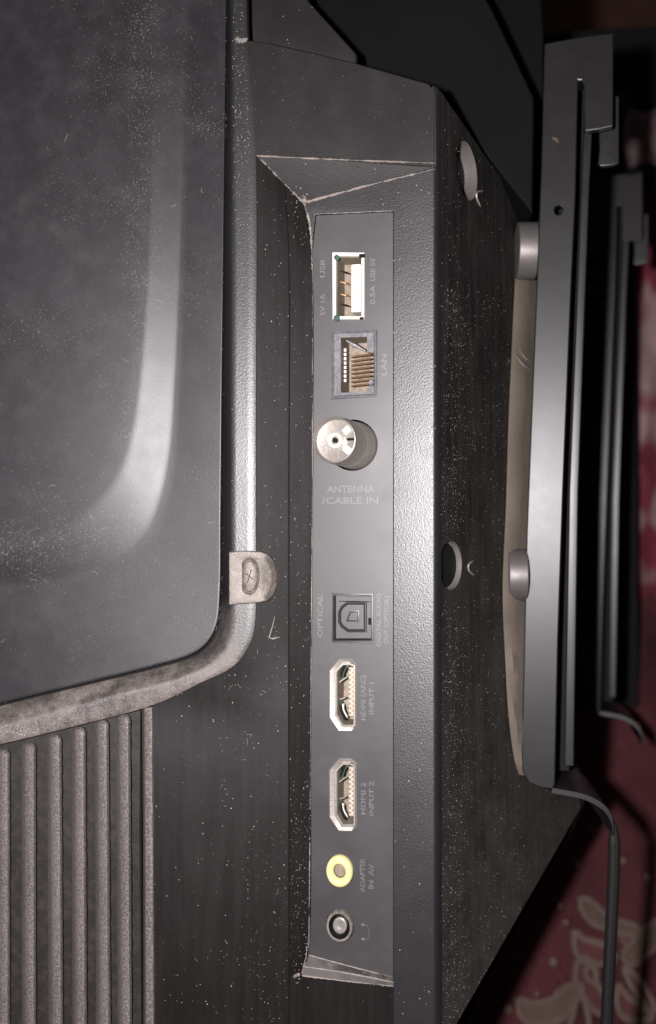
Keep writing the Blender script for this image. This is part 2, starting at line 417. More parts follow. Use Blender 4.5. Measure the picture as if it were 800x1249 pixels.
# vent field and its fins
vb = [P(u, v, 4.6) for u, v in ((-50, 915), (100, 880), (188, 858), (188, 1290), (-50, 1290))]
V1, F1 = fill([vb]); obj('vent_base', V1, F1, M['vent'], tv)
for i, (u, v, u2) in enumerate([(-26, 922, -27), (5, 914, 5), (36.5, 906, 37), (68, 896, 70), (97.5, 887, 99), (125.5, 878, 128), (152, 871, 154)]):
    rr = []
    for k in range(70):
        s = k/69; vv = v+(1290-v)*s; uu = u+(u2-u)*s; hw = 6.6 if k > 0 else 4.5; top = 1.0 if k > 0 else 2.2
        j = random.uniform(-.7, .7)
        rr.append([P(uu-hw-4, vv, 4.7), P(uu-hw-1, vv, top+1.6), P(uu-hw*.45+j, vv, top), P(uu+hw*.6, vv, top), P(uu+hw+j*.5, vv, top+.6), P(uu+hw+1, vv, 4.7)])
    a, b = grid(rr); b.append((0, 1, 2, 3, 4, 5)); obj('rib', a, b, M['rib'], tv, smooth=60)
wl = [P(186, 862, .3), P(186, 1290, .3)]
rr = []
for k in range(25):
    vv = 863+(1290-863)*k/24; uu = 181+2*k/24; j = random.uniform(-.3, .3)
    rr.append([P(uu-7, vv, 4.7), P(uu-5.5, vv, 1), P(uu-4, vv, .25), P(uu+4+j, vv, .25), P(uu+6, vv, .9)])
a, b = grid(rr); obj('vent_border', a, b, M['rib'], tv, smooth=60)
obj('gap', *tube([P(171.5, 866, 2.6), P(171.5, 1000, 2.6), P(173, 1290, 2.6)], .28, 6), M['black'], tv)

# settled dust in the corners
def dust_line(pts, r, n=14, jit=.35, m='dust'):
    q = catmull(pts, n*2); w = .6; rad = []
    for i in range(len(q)):
        w += random.uniform(-.22, .22); w = min(1.0, max(.12, w)); rad.append(r*.75*w)
        q[i] = q[i]+Vector((random.uniform(-1, 1), 0, random.uniform(-1, 1)))*r*.18
    obj('dust_ridge', *tube(q, rad, 6, .1), M[m], tv, smooth=180)
dust_line([P(313, 190, -.05), P(420, 195, -.05), P(531, 199, 0)], .30, 40, .5)
dust_line([FP(372, 247, .1), FP(450, 226, .1), FP(531, 206, .1)], .42, 40, .5)
dust_line([TL+Vector((.3, .4, 0)), TL.lerp(TC, .5)+Vector((0, -.1, 0)), TC], .40, 30, .5)
dust_line([FP(373, 246, .2), FP(369, 240, .6)], .9, 6, .5)
dust_line([TC, FP(378, 275, .1), FP(381, 330, .1)], .55, 24, .5)
dust_line([FP(381, 330, .05), FP(381, 500, .05), FP(381, 600, .05), FP(379.5, 800, .05), FP(378, 1000, .05), FP(376.5, 1165, .1)], .17, 60, .5)
dust_line([FP(385, 261, .05), FP(430, 259.5, .05), FP(478, 257, .05)], .22, 24, .5)
dust_line([P(287, 47, -.2), P(293, 50, -.2), P(300, 48, -.1)], .8, 6, .4)

# floor of the recess: socket plate
HP = -.7
US = [fl(*p, HP) for p in ((406.5, 309), (445, 309), (445, 390), (406.5, 390))]
ET = [fl(*p, HP) for p in ((404, 404), (460, 402), (460, 484), (404, 487))]
AN = fl(430, 543, HP)
OP = [fl(*p, HP) for p in ((405, 723), (455.5, 724), (455.5, 783), (405, 783))]
def hd(y): return [fl(u, v+y, HP) for u, v in ((414, 803), (428, 803.5), (435.5, 810), (435.5, 886), (430, 892.5), (413, 892), (401.5, 875), (401.5, 817))]
H1 = hd(0); H2 = hd(121.5)
AV = fl(414.5, 1062, HP); HJ = fl(414.5, 1129, HP)
to3 = lambda pl, h=HP: [L(p[0], p[1], h) for p in pl]
outer = [FP(u, v, HP) for u, v in ((381, 262), (481, 257), (481, 1196), (440, 1183), (372, 1166))]
loops = [outer, to3(US), to3(ET), to3(circ(*AN, 5.15)), to3(OP), to3(H1), to3(H2), to3(circ(*AV, 3.3, 32, .87)), to3(circ(*HJ, 3.35, 32, .87))]
sl = slab(loops, -FN*1.6)
obj('socket_plate', sl[0], sl[1], M['plate'], tv)
obj('plate_backing', *box(FP(430, 740, -13), 26, 150, .5, AXF), M['black'], tv)
# end wall of the recess and the field below it
ew0 = [FP(u, v, HP) for u, v in ((374, 1164), (425, 1178), (481, 1192))]
ew1 = [FP(u, v, h) for u, v, h in ((371, 1179, .5), (425, 1187, .4), (480, 1198, .1))]
ew2 = [FP(u, v, h) for u, v, h in ((368, 1190, 1.2), (425, 1197, .8), (480, 1203, .2))]
ew3 = [FP(u, v, h) for u, v, h in ((366, 1290, 1.2), (425, 1290, .8), (480, 1290, .1))]
def dens(p, n): return [p[int(i/n)].lerp(p[min(int(i/n)+1, len(p)-1)], (i % n)/n) for i in range(n*(len(p)-1)+1)]
d0, d1, d2 = dens([p-FN*.05 for p in ew0], 10), dens(ew1, 10), dens(ew2, 10)
a, b = grid(lerp_rows(d0, d1, 4)+lerp_rows(d1, d2, 4)[1:]); obj('recess_end_wall', a, b, M['endwall'], tv, smooth=180)
a, b = grid([ew2, ew3]); obj('lower_field', a, b, M['smooth'], tv)
lw = [[P(352, 1190, 2.9), P(352, 1290, 2.9)], [ew2[0], ew3[0]]]
a, b = grid(lw); obj('lower_slope', a, b, M['smooth'], tv)
dust_line([p+FN*.05 for p in ew0], .2, 20, .5); dust_line([p+FN*.05 for p in ew1], .22, 20, .6); dust_line([p+FN*.0 for p in ew2], .25, 20, .4)
dust_line([P(356, 1200, 3.6), P(358, 1192, 3.4), P(366, 1188, 3)], .5, 8, .4)
dust_line([FP(375, 1150, .2), FP(372, 1172, .3), FP(368, 1188, .8)], .6, 12, .5)

# --- usb socket
u_ = obj('usb_socket', *rings([(US, HP-.3), (US, -.15), (inset(US, .62), -.25), (inset(US, .75), -1.0), (inset(US, .9), -7)], mats=[0, 0, 0, 1, 1])[:2], [M['metal'], M['tanmetal']], tv,
         midx=rings([(US, 0)]*5, mats=[0, 0, 0, 1, 1])[2], smooth=35)
a0, b0 = fl(428.5, 381, -1.6); a1, b1 = fl(440, 322, -1.6)
obj('tongue', *fbox(a0, b0, a1, b1, -6.8, -1.5), M['cream'], u_, bevel=.15)
for vv in (332, 345, 360, 372):
    a, b = fl(421, vv, -4)
    p0 = L(a-1.0, b+.2, -3.6); p1 = L(a+1.1, b-.3, -5.2)
    obj('contact', *tube([p0, p0.lerp(p1, .5)+FN*.3, p1], .22, 6), M['black' if vv in (332, 372) else 'gold'], u_)
for (uu, vv, s) in ((410.5, 314, .6), (410.5, 388, .7)):
    a, b = fl(uu, vv, 0); pl = circ(a, b, s, 7)
    x = rings([(pl, -.6), (pl, .02), (inset(pl, .2), .1)]); obj('board_corner', x[0], x[1], M['green'], u_)
a, b = fl(442, 312, 0); obj('notch', *fbox(a-.7, b-.35, a+.45, b+.4, -.2, -.02), M['black'], u_)
a, b = fl(441, 388, 0); obj('notch', *fbox(a-.4, b-.25, a+.4, b+.2, -.2, -.04), M['black'], u_)
a0, b0 = fl(408, 350, 0); obj('notch', *fbox(a0-.1, b0-.08, a0+.7, b0+.08, -.2, -.1), M['tanmetal'], u_)
# --- network socket
def poly(pts, h): return [fl(u, v, h) for u, v in pts]
EI = poly(((416, 412), (448, 411), (448, 430), (456, 431), (456, 470), (448, 471), (448, 478), (416, 479)), HP)
e_o = poly(((404.5, 404), (459.5, 402.5), (459.7, 430), (459.8, 445), (459.8, 460), (459.8, 472), (460, 484), (404.5, 486.5)), HP)
x = rings([(e_o, -1.5), (e_o, -.35), (inset(e_o, .35), -.15), (inset(e_o, .6), -.45), (EI, -.5), (inset(EI, .05), -8)], mats=[0, 0, 0, 0, 1, 1])
e_ = obj('network_socket', x[0], x[1], [M['clear'], M['tanmetal']], tv, midx=x[2], smooth=30)
for k in range(8):
    vv = 434+k*5.1
    a, b = fl(430, vv, -2.5); a2, _ = fl(452, vv, -1.2)
    obj('contact_pin', *tube([L(a-.6, b, -4.5), L(a+1.2, b, -2.9), L(a2, b, -1.3)], .2, 6, taper=False), M['gold'], e_)
    a, b = fl(421, 427+k*5.3, -3); obj('pin_tip', *fbox(a-.22, b-.28, a+.22, b+.28, -3.6, -2.9), M['cream'], e_)
x0 = fl(417, 413, -2); x1 = fl(447, 428, -2)
obj('latch_ledge', *tube([L(x0[0]+1, x0[1]-.5, -1.6), L((x0[0]+x1[0])/2, x0[1]-1.4, -2), L(x1[0]-.2, x1[1], -2)], .45, 6), M['clear'], e_)
obj('latch_ledge', *fbox(*fl(448, 428, 0), *fl(456, 420, 0), -1.6, -.6), M['clear'], e_, bevel=.1)
a, b = fl(452, 466, 0); obj('boss', *cyl(L(a, b, -1), FN, .5, .6, 16), M['clear'], e_)
# --- aerial socket
AD = (FN + VU*.035 + Vector((-.13, 0, 0))).normalized(); AA = AD.cross(VU).normalized()*-1; AB = AD.cross(AA)*-1
if AB.z < 0: AB = -AB
AO = L(*AN, -.9)
ax_ = lambda a, b, h: AO + AA*a + AB*b + AD*h
cc = lambda r: circ(0, 0, r, 48)
x = rings([(cc(4.75), -3), (cc(4.75), .6), (cc(4.5), .9), (cc(4.5), 10.6), (cc(4.42), 11), (cc(4.3), 11.05), (cc(4.15), 10.7), (cc(4.05), 9.3), (cc(2.0), 9.0)], mats=[0]*9, ax=ax_)
an = obj('aerial_socket', x[0], x[1], M['nickel'], tv, smooth=40, label='round threaded metal aerial socket standing out from the plate')
x = rings([(cc(1.65), 8.5), (cc(1.6), 10.1), (cc(1.4), 10.3), (cc(.8), 10.2), (cc(.65), 8.6)], ax=ax_); obj('centre_contact', x[0], x[1], M['metal'], an, smooth=40)
for ang in (42, -38):
    t = R(ang); p = ax_(2.9*math.cos(t), 2.9*math.sin(t), 9.3)
    d = (AA*math.cos(t)+AB*math.sin(t)).normalized()
    obj('contact_leaf', *box(p, 1.7, 1.5, 1.1, (d, AD.cross(d), AD)), M['metal'], an, bevel=.2)
obj('centre_hole', *cyl(ax_(0, 0, 10.0), AD, .5, .28, 16), M['black'], an)
obj('slot', *box(ax_(2.9, .2, 9.35), 1.5, .45, .5, (AA, AB, AD)), M['black'], an)
obj('slot', *box(ax_(-.3, -3.1, 9.2), .5, 1.2, .4, (AA, AB, AD)), M['tanmetal'], an)
for hh in (1.5, 2.1, 2.7, 3.3, 3.9):
    x = rings([(cc(4.47), hh-.2), (cc(4.6), hh), (cc(4.47), hh+.2)], ax=ax_, cap1=False); obj('thread', x[0], x[1], M['nickel'], an, smooth=60)
# --- optical socket
o_i = inset(OP, .55)
x = rings([(OP, -.7), (OP, -.35), (inset(OP, .3), -.3), (o_i, -1.0), (inset(o_i, .1), -1.6)]); op = obj('optical_socket', x[0], x[1], M['plate'], tv, smooth=30)
Dp = poly(((423, 734), (447, 734), (447, 771), (424, 771), (416, 765), (412.5, 759), (412.5, 746), (416, 739)), -1)
x = rings([(Dp, -1.6), (Dp, -.7), (inset(Dp, .25), -.6), (inset(Dp, .5), -.9), (inset(Dp, .6), -1.1)]); obj('shutter', x[0], x[1], M['plate'], op, smooth=30)
Sp = poly(((426, 746), (438, 744), (438, 759), (422, 758)), -1)
x = rings([(Sp, -1.2), (Sp, -.85), (inset(Sp, .2), -.8), (inset(Sp, .35), -.95)]); obj('shutter_tab', x[0], x[1], M['plate'], op, smooth=30)
a, b = fl(451.5, 757, -.8); obj('latch_slot', *fbox(a-.35, b-.8, a+.35, b+.5, -1.2, -.55), M['black'], op)
for v1, w_ in ((780.5, .16), (733.5, .12)):
    p, q = L(*fl(412, v1, 0), -.5), L(*fl(454, v1+1, 0), -.5); obj('slot', *tube([p, p.lerp(q, .5), q], w_, 6), M['black'], op)
p, q = L(*fl(406, 726, 0), -.3), L(*fl(454, 727.5, 0), -.3); obj('lip', *tube([p, p.lerp(q, .5), q], .2, 6, .2), M['print'], op)
p, q = L(*fl(406, 784, 0), -.4), L(*fl(455, 785.5, 0), -.4); obj('lip', *tube([p, p.lerp(q, .5), q], .16, 6, .2), M['print'], op)
# --- two multimedia sockets
def hdmi(Y, H):
    inn = [fl(u, v+Y, HP) for u, v in ((418, 808.5), (428, 808.5), (434, 811), (434, 884), (431, 886.5), (417.5, 886.5), (409, 872), (409, 818))]
    x = rings([(H, -.9), (H, -.5), (inset(H, .25), -.3), (inset(inn, -.12), -.45), (inn, -.1), (inset(inn, .33), -.1), (inset(inn, .45), -.6), (inset(inn, .55), -6)],
              mats=[0, 0, 0, 0, 0, 1, 2, 2])
    h = obj('video_socket', x[0], x[1], [M['nickel'], M['metal'], M['tanmetal']], tv, midx=x[2], smooth=30)
    a0, b0 = fl(425.5, 873+Y, -1.5); a1, b1 = fl(431.5, 814+Y, -1.5)
    obj('tongue', *fbox(a0, b0, a1, b1, -5.8, -1.3), M['cream_dusty'], h, bevel=.1)
    for k in range(10):
        vv = 817.5+Y+k*5.8
        for uu, dv in ((426.6, 0), (430.6, 2.8)):
            if dv and k == 9: continue
            a, b = fl(uu, vv+dv, -1.3); obj('contact', *fbox(a-.25, b-.2, a+.25, b+.2, -1.5, -1.22), M['gold'] if dv else M['tanmetal'], h)
    for pts, m in ((((420.5, 812), (417, 821), (416, 826)), 'black'), (((424, 811), (419, 821), (417.5, 830)), 'green'),
                   (((415, 860), (417, 869), (422, 879)), 'black'), (((418, 858), (419, 866), (424, 876)), 'metal'),
                   (((413.5, 853), (418, 852), (422, 850)), 'nickel'), (((413, 833), (418, 829), (423, 826)), 'nickel'), (((417, 858), (415, 856), (413, 859)), 'green')):
        q = [L(*fl(u, v+Y, -1.2), -1.3) for u, v in pts]
        obj('spring', *tube(catmull(q, 4), {'black': .30, 'green': .16}.get(m, .2), 6), M[m], h)
    return h
M['cream_dusty'] = mat('dusty_cream_plastic', (.50, .46, .38), .6, dust=(1, .4, (.3, .27, .2)))
hdmi(0, H1); hdmi(121.5, H2)
# --- yellow and black jacks
def jack(c, r, m1, m2, m3, name):
    q = lambda s, dx=0: circ(c[0]+dx, c[1], s, 40, .86)
    ax = lambda a, b, h: L(a, b, h)
    x = rings([(q(r), -1), (q(r), -.3), (q(r*.93), .25), (q(r*.8), .5), (q(r*.62), .5), (q(r*.5), .2), (q(r*.44), -.6), (q(r*.42), -1.4)], mats=[0, 0, 0, 0, 0, 0, 1, 1])
    j = obj(name, x[0], x[1], [m1, m2], tv, midx=x[2], smooth=50)
    return j
yj = jack(AV, 3.2, M['yellow'], M['tanmetal'], None, 'video_jack'); yj['label'] = 'pale yellow round jack'
r = 3.25; q = lambda s: circ(HJ[0], HJ[1], s, 40, .86)
x = rings([(q(r), -1), (q(r), -.4), (q(r*.92), -.05), (q(r*.78), -.1), (q(r*.70), -.9), (q(r*.45), -1.6)], mats=[0, 0, 0, 1, 1, 1]);
hj = obj('headphone_jack', x[0], x[1], [M['clear_dark'] if 'clear_dark' in M else M['screw'], M['black']], tv, midx=x[2], smooth=50); hj['label'] = 'round black headphone jack filled with dust'
x = rings([(q(r*.52), -1.6), (q(r*.50), -.6), (q(r*.42), -.5), (q(r*.2), -.75)]); obj('inner_contact', x[0], x[1], M['nickel'], hj, smooth=50)

# --- moulded lettering
def text(s, u, v, size, rot=90, name='lettering', width=None, h=HP):
    cu = bpy.data.curves.new(name, 'FONT'); cu.body = s; cu.size = size*K; cu.extrude = .10*K; cu.align_x = 'CENTER'; cu.align_y = 'CENTER'
    cu.resolution_u = 2; cu.offset = .00004
    tmp = bpy.data.objects.new('tmp', cu); col.objects.link(tmp)
    dg = bpy.context.evaluated_depsgraph_get(); me = bpy.data.meshes.new_from_object(tmp.evaluated_get(dg)); bpy.data.objects.remove(tmp); bpy.data.curves.remove(cu)
    me.materials.clear(); me.materials.append(M['print']); me.name = name
    if width:
        xs = [vv.co.x for vv in me.vertices]; sx = width*K/(max(xs)-min(xs))
        for vv in me.vertices: vv.co.x *= sx
    a, b = fl(u, v, h); o = bpy.data.objects.new(name, me); col.objects.link(o)
    Rm = Matrix((FX, VU, FN)).transposed().to_4x4()
    o.parent = tv; o.matrix_local = Matrix.Translation(L(a, b, h+.04)*K) @ Rm @ Matrix.Rotation(R(rot), 4, 'Z')
    WL[o.name] = L(a, b, h); return o
text('ANTENNA', 428, 597, 1.9, 0, width=9.8); text('/CABLE IN', 427.5, 611, 1.9, 0, width=11.6)
text('USB 5V', 455, 329, 1.5, width=4.6); text('0.5A', 455, 360, 1.5, width=3.8)
text('USB', 394, 328, 1.4, width=3.6); text('5V 1A', 394, 372, 1.4, width=4.4)
text('LAN', 469, 445, 1.6, width=4.2)
text('OPTICAL', 391, 751, 1.5, width=8.6)
text('DIGITAL AUDIO', 462.5, 756, 1.3, width=10.4); text('OUT (OPTICAL)', 471.5, 756, 1.3, width=9.6)
text('HDMI (ARC)', 443.5, 851, 1.4, width=9.0); text('INPUT 1', 453.5, 851, 1.4, width=6.4)
text('HDMI 2', 443.5, 974, 1.4, width=6.4); text('INPUT 2', 453.5, 974, 1.4, width=6.8)
text('ADAPTER', 442.5, 1067, 1.4, width=6.8); text('IN  AV', 453, 1069, 1.4, width=5.0)
arc = [L(*fl(445, 1137, HP), HP+.1) + FX*(.9*math.cos(t)) + VU*(1.55*math.sin(t)) for t in [R(-115+230*k/12) for k in range(13)]]
obj('headphone_symbol', *tube(arc, .10, 6), M['print'], tv)
for p in (arc[0], arc[-1]): obj('headphone_symbol', *box(p, .75, .55, .22, AXF), M['print'], tv, bevel=.08)

# --- clip with a screw over the rim
tb = [(279, 673), (292, 672), (306, 672), (318, 673), (326, 676), (334, 684), (338, 697), (338, 712), (334, 726), (326, 733), (318, 735), (306, 736), (292, 737), (279, 738)]
rr = []
for ci, (du, yy) in enumerate([(0, -1.3), (0, -1.3)]): pass
def clip_y(u): return -1.3 if u < 318 else -1.3+((u-318)/20)**2*3.0
top = [P(u, v, clip_y(u)) for u, v in tb]
ctr = P(306, 704, -1.2)
cvv = []; cff = []
ringsn = []
for t in (1, .8, .6, .42):
    ringsn.append([P(304+(u-304)*t, 704+(v-704)*t, clip_y(304+(u-304)*t)+(0 if t > .5 else .15)) for u, v in tb])
hole = [P(304+12.5*math.cos(a), 703+22*math.sin(a), -1.1) for a in [math.atan2((v-704)/33, (u-304)/30) for u, v in tb]]
hole2 = [P(304+11.5*math.cos(a), 703+21*math.sin(a), -.2) for a in [math.atan2((v-704)/33, (u-304)/30) for u, v in tb]]
def closed(rows):
    n = len(rows[0]); V = [p for r in rows for p in r]; Fc = []
    for i in range(len(rows)-1):
        for j in range(n): Fc.append((i*n+j, i*n+(j+1) % n, (i+1)*n+(j+1) % n, (i+1)*n+j))
    return V, Fc
edge = [p+Vector((0, 2.2, 0)) for p in ringsn[0]]
a, b = closed([edge, ringsn[0], ringsn[1], hole, hole2]); b.append(tuple(range(4*14, 5*14)))
ct = obj('screw_clip', a, b, M['screw'], tv, bevel=.25, label='dusty metal clip screwed over the rim')
sv_ = []
def disc(cu, cv_, ru, rv_, y, n=28): return [P(cu+ru*math.cos(2*math.pi*k/n), cv_+rv_*math.sin(2*math.pi*k/n), y) for k in range(n)]
a, b = closed([disc(304, 703, 10.5, 19.5, -.2), disc(304, 703, 9.5, 18, -.95), disc(304, 703, 5.5, 10.5, -1.25)]); b.append(tuple(range(56, 84)))
scw = obj('screw', a, b, M['screw'], ct, smooth=50)
for a_ in (25, 115):
    t = R(a_); p = P(304-5.5*math.cos(t), 703-9*math.sin(t), -1.3); q_ = P(304+5.5*math.cos(t), 703+9*math.sin(t), -1.3)
    obj('slot', *tube([p, q_], .22, 6), M['black'], ct)
# scratch below the clip
pts = [P(335, 752, 2.2), P(329, 777, 1.8), P(330, 779, 1.8), P(340, 777, 2.6)]
def on_wall(u, v):
    o_ = c0[12]; a_ = c1[12]-c0[12]; nrm = a_.cross(VU).normalized(); return hit(u, v, c0[12]-nrm*0, nrm)
nw = (c1[14]-c0[14]).cross(VU).normalized(); nw = nw if nw.y < 0 else -nw
pts = [hit(u, v, c0[14]+nw*.05, nw) for u, v in ((335, 752), (332, 765), (328, 778), (333, 779), (341, 777))]
obj('scratch', *tube(pts, .14, 5, .4), M['dust'], tv)

# back cover far behind the housing
bk = [P(*p, 57) for p in ((200, -80), (655, -80), (664, 40), (664, 300), (670, 600), (700, 900), (716, 975), (700, 1012), (660, 1082), (590, 1206), (545, 1300), (300, 1300))]
sl = slab([bk], Vector((0, 9, 0))); obj('back_cover', sl[0], sl[1], M['cover'], tv, bevel=.8)
# upper step cover above the housing
uc = [P(*p, 9) for p in ((279, -60), (368, -60), (376, 0), (436, 66), (436, 90), (300, 60), (279, 48))]
sl = slab([uc], Vector((0, 40, 0))); obj('upper_step', sl[0], sl[1], M['upper'], tv, bevel=.6)
uc = [P(*p, 30) for p in ((350, -60), (560, -60), (600, 10), (652, 120), (650, 262), (535, 115), (400, 75))]
sl = slab([uc], Vector((0, 25, 0))); obj('upper_slope', sl[0], sl[1], M['cover'], tv, bevel=.6)

# loose specks of dust on the surfaces
def area_tri(a, b, c): return (b-a).cross(c-a).length/2
def scatter(mesh, count, dens, name, rmin=.04, rmax=.12):
    V, Fc = mesh; tris = []; cum = []; s = 0
    for f in Fc:
        for t in ((f[0], f[1], f[2]), (f[0], f[2], f[3])):
            a, b, c = V[t[0]], V[t[1]], V[t[2]]; m = (a+b+c)/3; u, v = pix(m)
            if not (-10 < u < 810 and -10 < v < 1260): continue
            d = dens(u, v)
            if d <= 0: continue
            s += area_tri(a, b, c)*d; tris.append((a, b, c)); cum.append(s)
    import bisect
    OV, OF = [], []
    for _ in range(count):
        i = bisect.bisect(cum, random.random()*s); i = min(i, len(tris)-1); a, b, c = tris[i]
        r1, r2 = random.random(), random.random()
        if r1+r2 > 1: r1, r2 = 1-r1, 1-r2
        p = a+(b-a)*r1+(c-a)*r2; nrm = (b-a).cross(c-a).normalized()
        if nrm.dot(CAM-p) < 0: nrm = -nrm
        q = rmin+(rmax-rmin)*random.random()**3
        t1 = nrm.orthogonal().normalized(); t2 = nrm.cross(t1); ph = random.random()*6.28; k = len(OV)
        for j in range(3):
            an_ = ph+j*2.094; OV.append(p+(t1*math.cos(an_)+t2*math.sin(an_)*random.uniform(.5, 1.2))*q)
        OV.append(p+nrm*q*.8)
        OF += [(k, k+1, k+3), (k+1, k+2, k+3), (k+2, k, k+3)]
    me = obj(name, OV, OF, M['speck'], tv, kind='stuff'); return me
M['speck'] = mat('dust_speck', (.62, .56, .53), .9, var=.3)
# clumps so that the dust is uneven
cl = [(random.uniform(0, 270), random.uniform(0, 800), random.uniform(8, 40)) for _ in range(26)]
def dens_panel(u, v):
    d = .05
    # along the foot of the pressed slope
    e = abs(u-(172-.00022*max(0, v-300)**2)) if v < 560 else 99
    d += 2.6*math.exp(-(e/16)**2)*(0.5+.5*math.sin(v*.05)**2)
    if v > 540: 
        e2 = abs(v-(668-.0028*u**2*.6)); d += 3.0*math.exp(-(e2/26)**2)*(u < 190)
    for (a, b, r) in cl: d += .7*math.exp(-((u-a)**2+(v-b)**2)/(r*r))
    d += 5*math.exp(-((u-252)/16)**2-((v-152)/8)**2)
    return d
scatter(panel_mesh, 16000, dens_panel, 'loose_dust', .018, .085)
scatter(side_mesh, 4000, lambda u, v: (u < 640)*(not (535 < u < 572 and 660 < v < 736))*(.25+1.5*math.exp(-((u-552)/14)**2))*(.15+.85*(v > 350)), 'loose_dust', .02, .09)
scatter(wv, 500, lambda u, v: .2+1.2*(v > 1000)*(u > 300)+.5*(u > 330), 'loose_dust', .04, .12)
scatter(wv2, 500, lambda u, v: .4+1*(v > 950), 'loose_dust', .04, .14)
scatter((V1, [f+(f[2],) if len(f) == 3 else f for f in F1]), 0+1, lambda u, v: 1, 'loose_dust')
scatter(grid([[p for p in cB2], [p for p in cB3]]), 1800, lambda u, v: .3+1.6*(v > 770)+.4*(v < 200), 'loose_dust', .04, .14)

# lint fibres caught on the panel, side wall and lower field
def lint(mesh, n, ok):
    V, Fc = mesh; k = 0; parts = []
    while k < n:
        f = random.choice(Fc); p = sum((V[i] for i in f), Vector((0, 0, 0)))/4; u, v = pix(p)
        if not ok(u, v): continue
        nr = (V[f[1]]-V[f[0]]).cross(V[f[2]]-V[f[0]]).normalized(); nr = nr if nr.dot(CAM-p) > 0 else -nr
        t1 = nr.orthogonal().normalized(); t2 = nr.cross(t1); a = random.random()*6.28; q = [p+nr*.05]
        for _ in range(5):
            a += random.uniform(-.9, .9); q.append(q[-1]+(t1*math.cos(a)+t2*math.sin(a))*random.uniform(.15, .45))
        x = tube(q, .014, 4); parts.append((x[0], x[1], 0)); k += 1
    x = merge(parts); obj('lint', x[0], x[1], M['speck'], tv, kind='stuff')
lint(panel_mesh, 20, lambda u, v: 0 < u < 265 and 0 < v < 830)
lint(side_mesh, 8, lambda u, v: 540 < u < 640 and 300 < v < 1200)
lint(wv, 6, lambda u, v: 195 < u < 350 and v > 300)

# ------------------------------------------------------------------ mounting rails
Y1 = 27.0
RO = P(660, 620, Y1); RN = Vector((math.sin(R(-9)), -math.cos(R(9)), 0))
def RP(u, v, d=0): return hit(u, v, RO-RN*d, RN)
def rail():
    A = RP(676, 962)
    e = empty('mounting_rail', A, 'long grey steel mounting rail bolted beside the housing, hooked at its top', 'rail', 'steel mounting rails beside the television')
    out = [(664, 53), (690, 48), (720, 43), (748, 40), (748, 100), (748, 154), (730, 158), (713, 160), (712, 130), (712, 103), (709, 98), (705.5, 98), (705, 106), (702, 240), (697, 350), (687, 600), (681, 780), (677, 957), (674, 963), (660, 961), (645, 955), (637, 941), (636, 915), (642, 650), (648, 500), (655, 330), (660, 200)]
    lp = [RP(*p) for p in out]
    hl = [RP(681+5*math.cos(t), 256+5.5*math.sin(t)) for t in [2*math.pi*k/14 for k in range(14)]]
    s = slab([lp, hl], -RN*2); obj('face_plate', s[0], s[1], M['steel'], e, bevel=.35, flat=True)
    lip = [RP(*p, 8) for p in ((712, 150), (722, 150), (718.5, 240), (714.5, 350), (705.5, 600), (700, 935), (688, 935), (694, 600), (704, 350), (708.5, 240))]
    s = slab([lip], -RN*1.5); obj('rear_lip', s[0], s[1], M['steel'], e, bevel=.3)
    unlit_web = [RP(*p, 12) for p in ((672, 110), (716, 110), (716, 350), (702, 600), (694, 940), (650, 940), (655, 600), (668, 300))]
    s = slab([unlit_web], -RN*1.5); obj('unlit_web', s[0], s[1], M['black'], e)  # black puts the unlit inside of the rail channel into the colour
    tab = [RP(*p, 7) for p in ((729, 120), (755, 116), (755, 199), (745, 202), (733, 203.5), (729, 200), (731, 180))]
    s = slab([tab], -RN*1.5); obj('hook_tab', s[0], s[1], M['steel'], e, bevel=.3)
    # curled foot and pull cord
    path = catmull([RP(*p) for p in ((674, 961), (690, 964), (710, 968), (727, 975), (740, 985), (747, 998), (749, 1014))], 4)
    rows_ = [[p.copy() for p in path], [p+Vector((0, 26, 0)) for p in path], [p+Vector((-.5, 26, -1.1)) for p in path], [p+Vector((-.3, 0, -1.1)) for p in path]]
    a, b = grid(rows_+[rows_[0]]); obj('curled_foot', a, b, M['steel'], e, smooth=50, bevel=0)
    obj('pull_cord', *tube(catmull([RP(*p, 3) for p in ((748, 1000), (749, 1040), (747, 1100), (743, 1180), (738, 1300), (730, 1600))], 6), [.5, .8, 1.0, 1.2]+[1.35]*27, 12), M['cord'], e)
    x = RP(678, 171)
    obj('rust_spot', *tube([x+Vector((-.9, -.1, .5)), x+Vector((0, -.15, .2)), x+Vector((.5, -.1, -.6))], .45, 6, .4), M['rust'], e)
    for (u, v, r) in ((641, 306, 6.4), (629, 701, 5.8)):
        yy = 37 if v < 500 else 30; c = P(u-11, v, yy); c2 = P(u+13, v, yy)
        cv, cf = cyl(c, (c2-c), r, (c2-c).length, 40); obj('spacer_bolt', cv, cf, M['bright'], e, bevel=.4)
    return e
M['cord'] = mat('black_cord', (.010, .010, .0095), .6, bumps=((.5, .05),), spec=.3)
e1 = rail()
A1 = RP(676, 962)
# second rail further back: a copy with copies of its parts
dep1 = (A1-CAM).dot(VD); r2 = ray(732, 868); A2 = CAM + r2*((dep1/.715)/F)
e2 = e1.copy(); col.objects.link(e2); e2['label'] = 'rear steel mounting rail, the blurred one half hidden further right'
e2.location = A2*K; e2.rotation_euler = (0, 0, R(-5))
for ch in list(e1.children):
    if ch.name.startswith(('spacer', 'pull_cord')): continue
    c = ch.copy(); col.objects.link(c); c.parent = e2

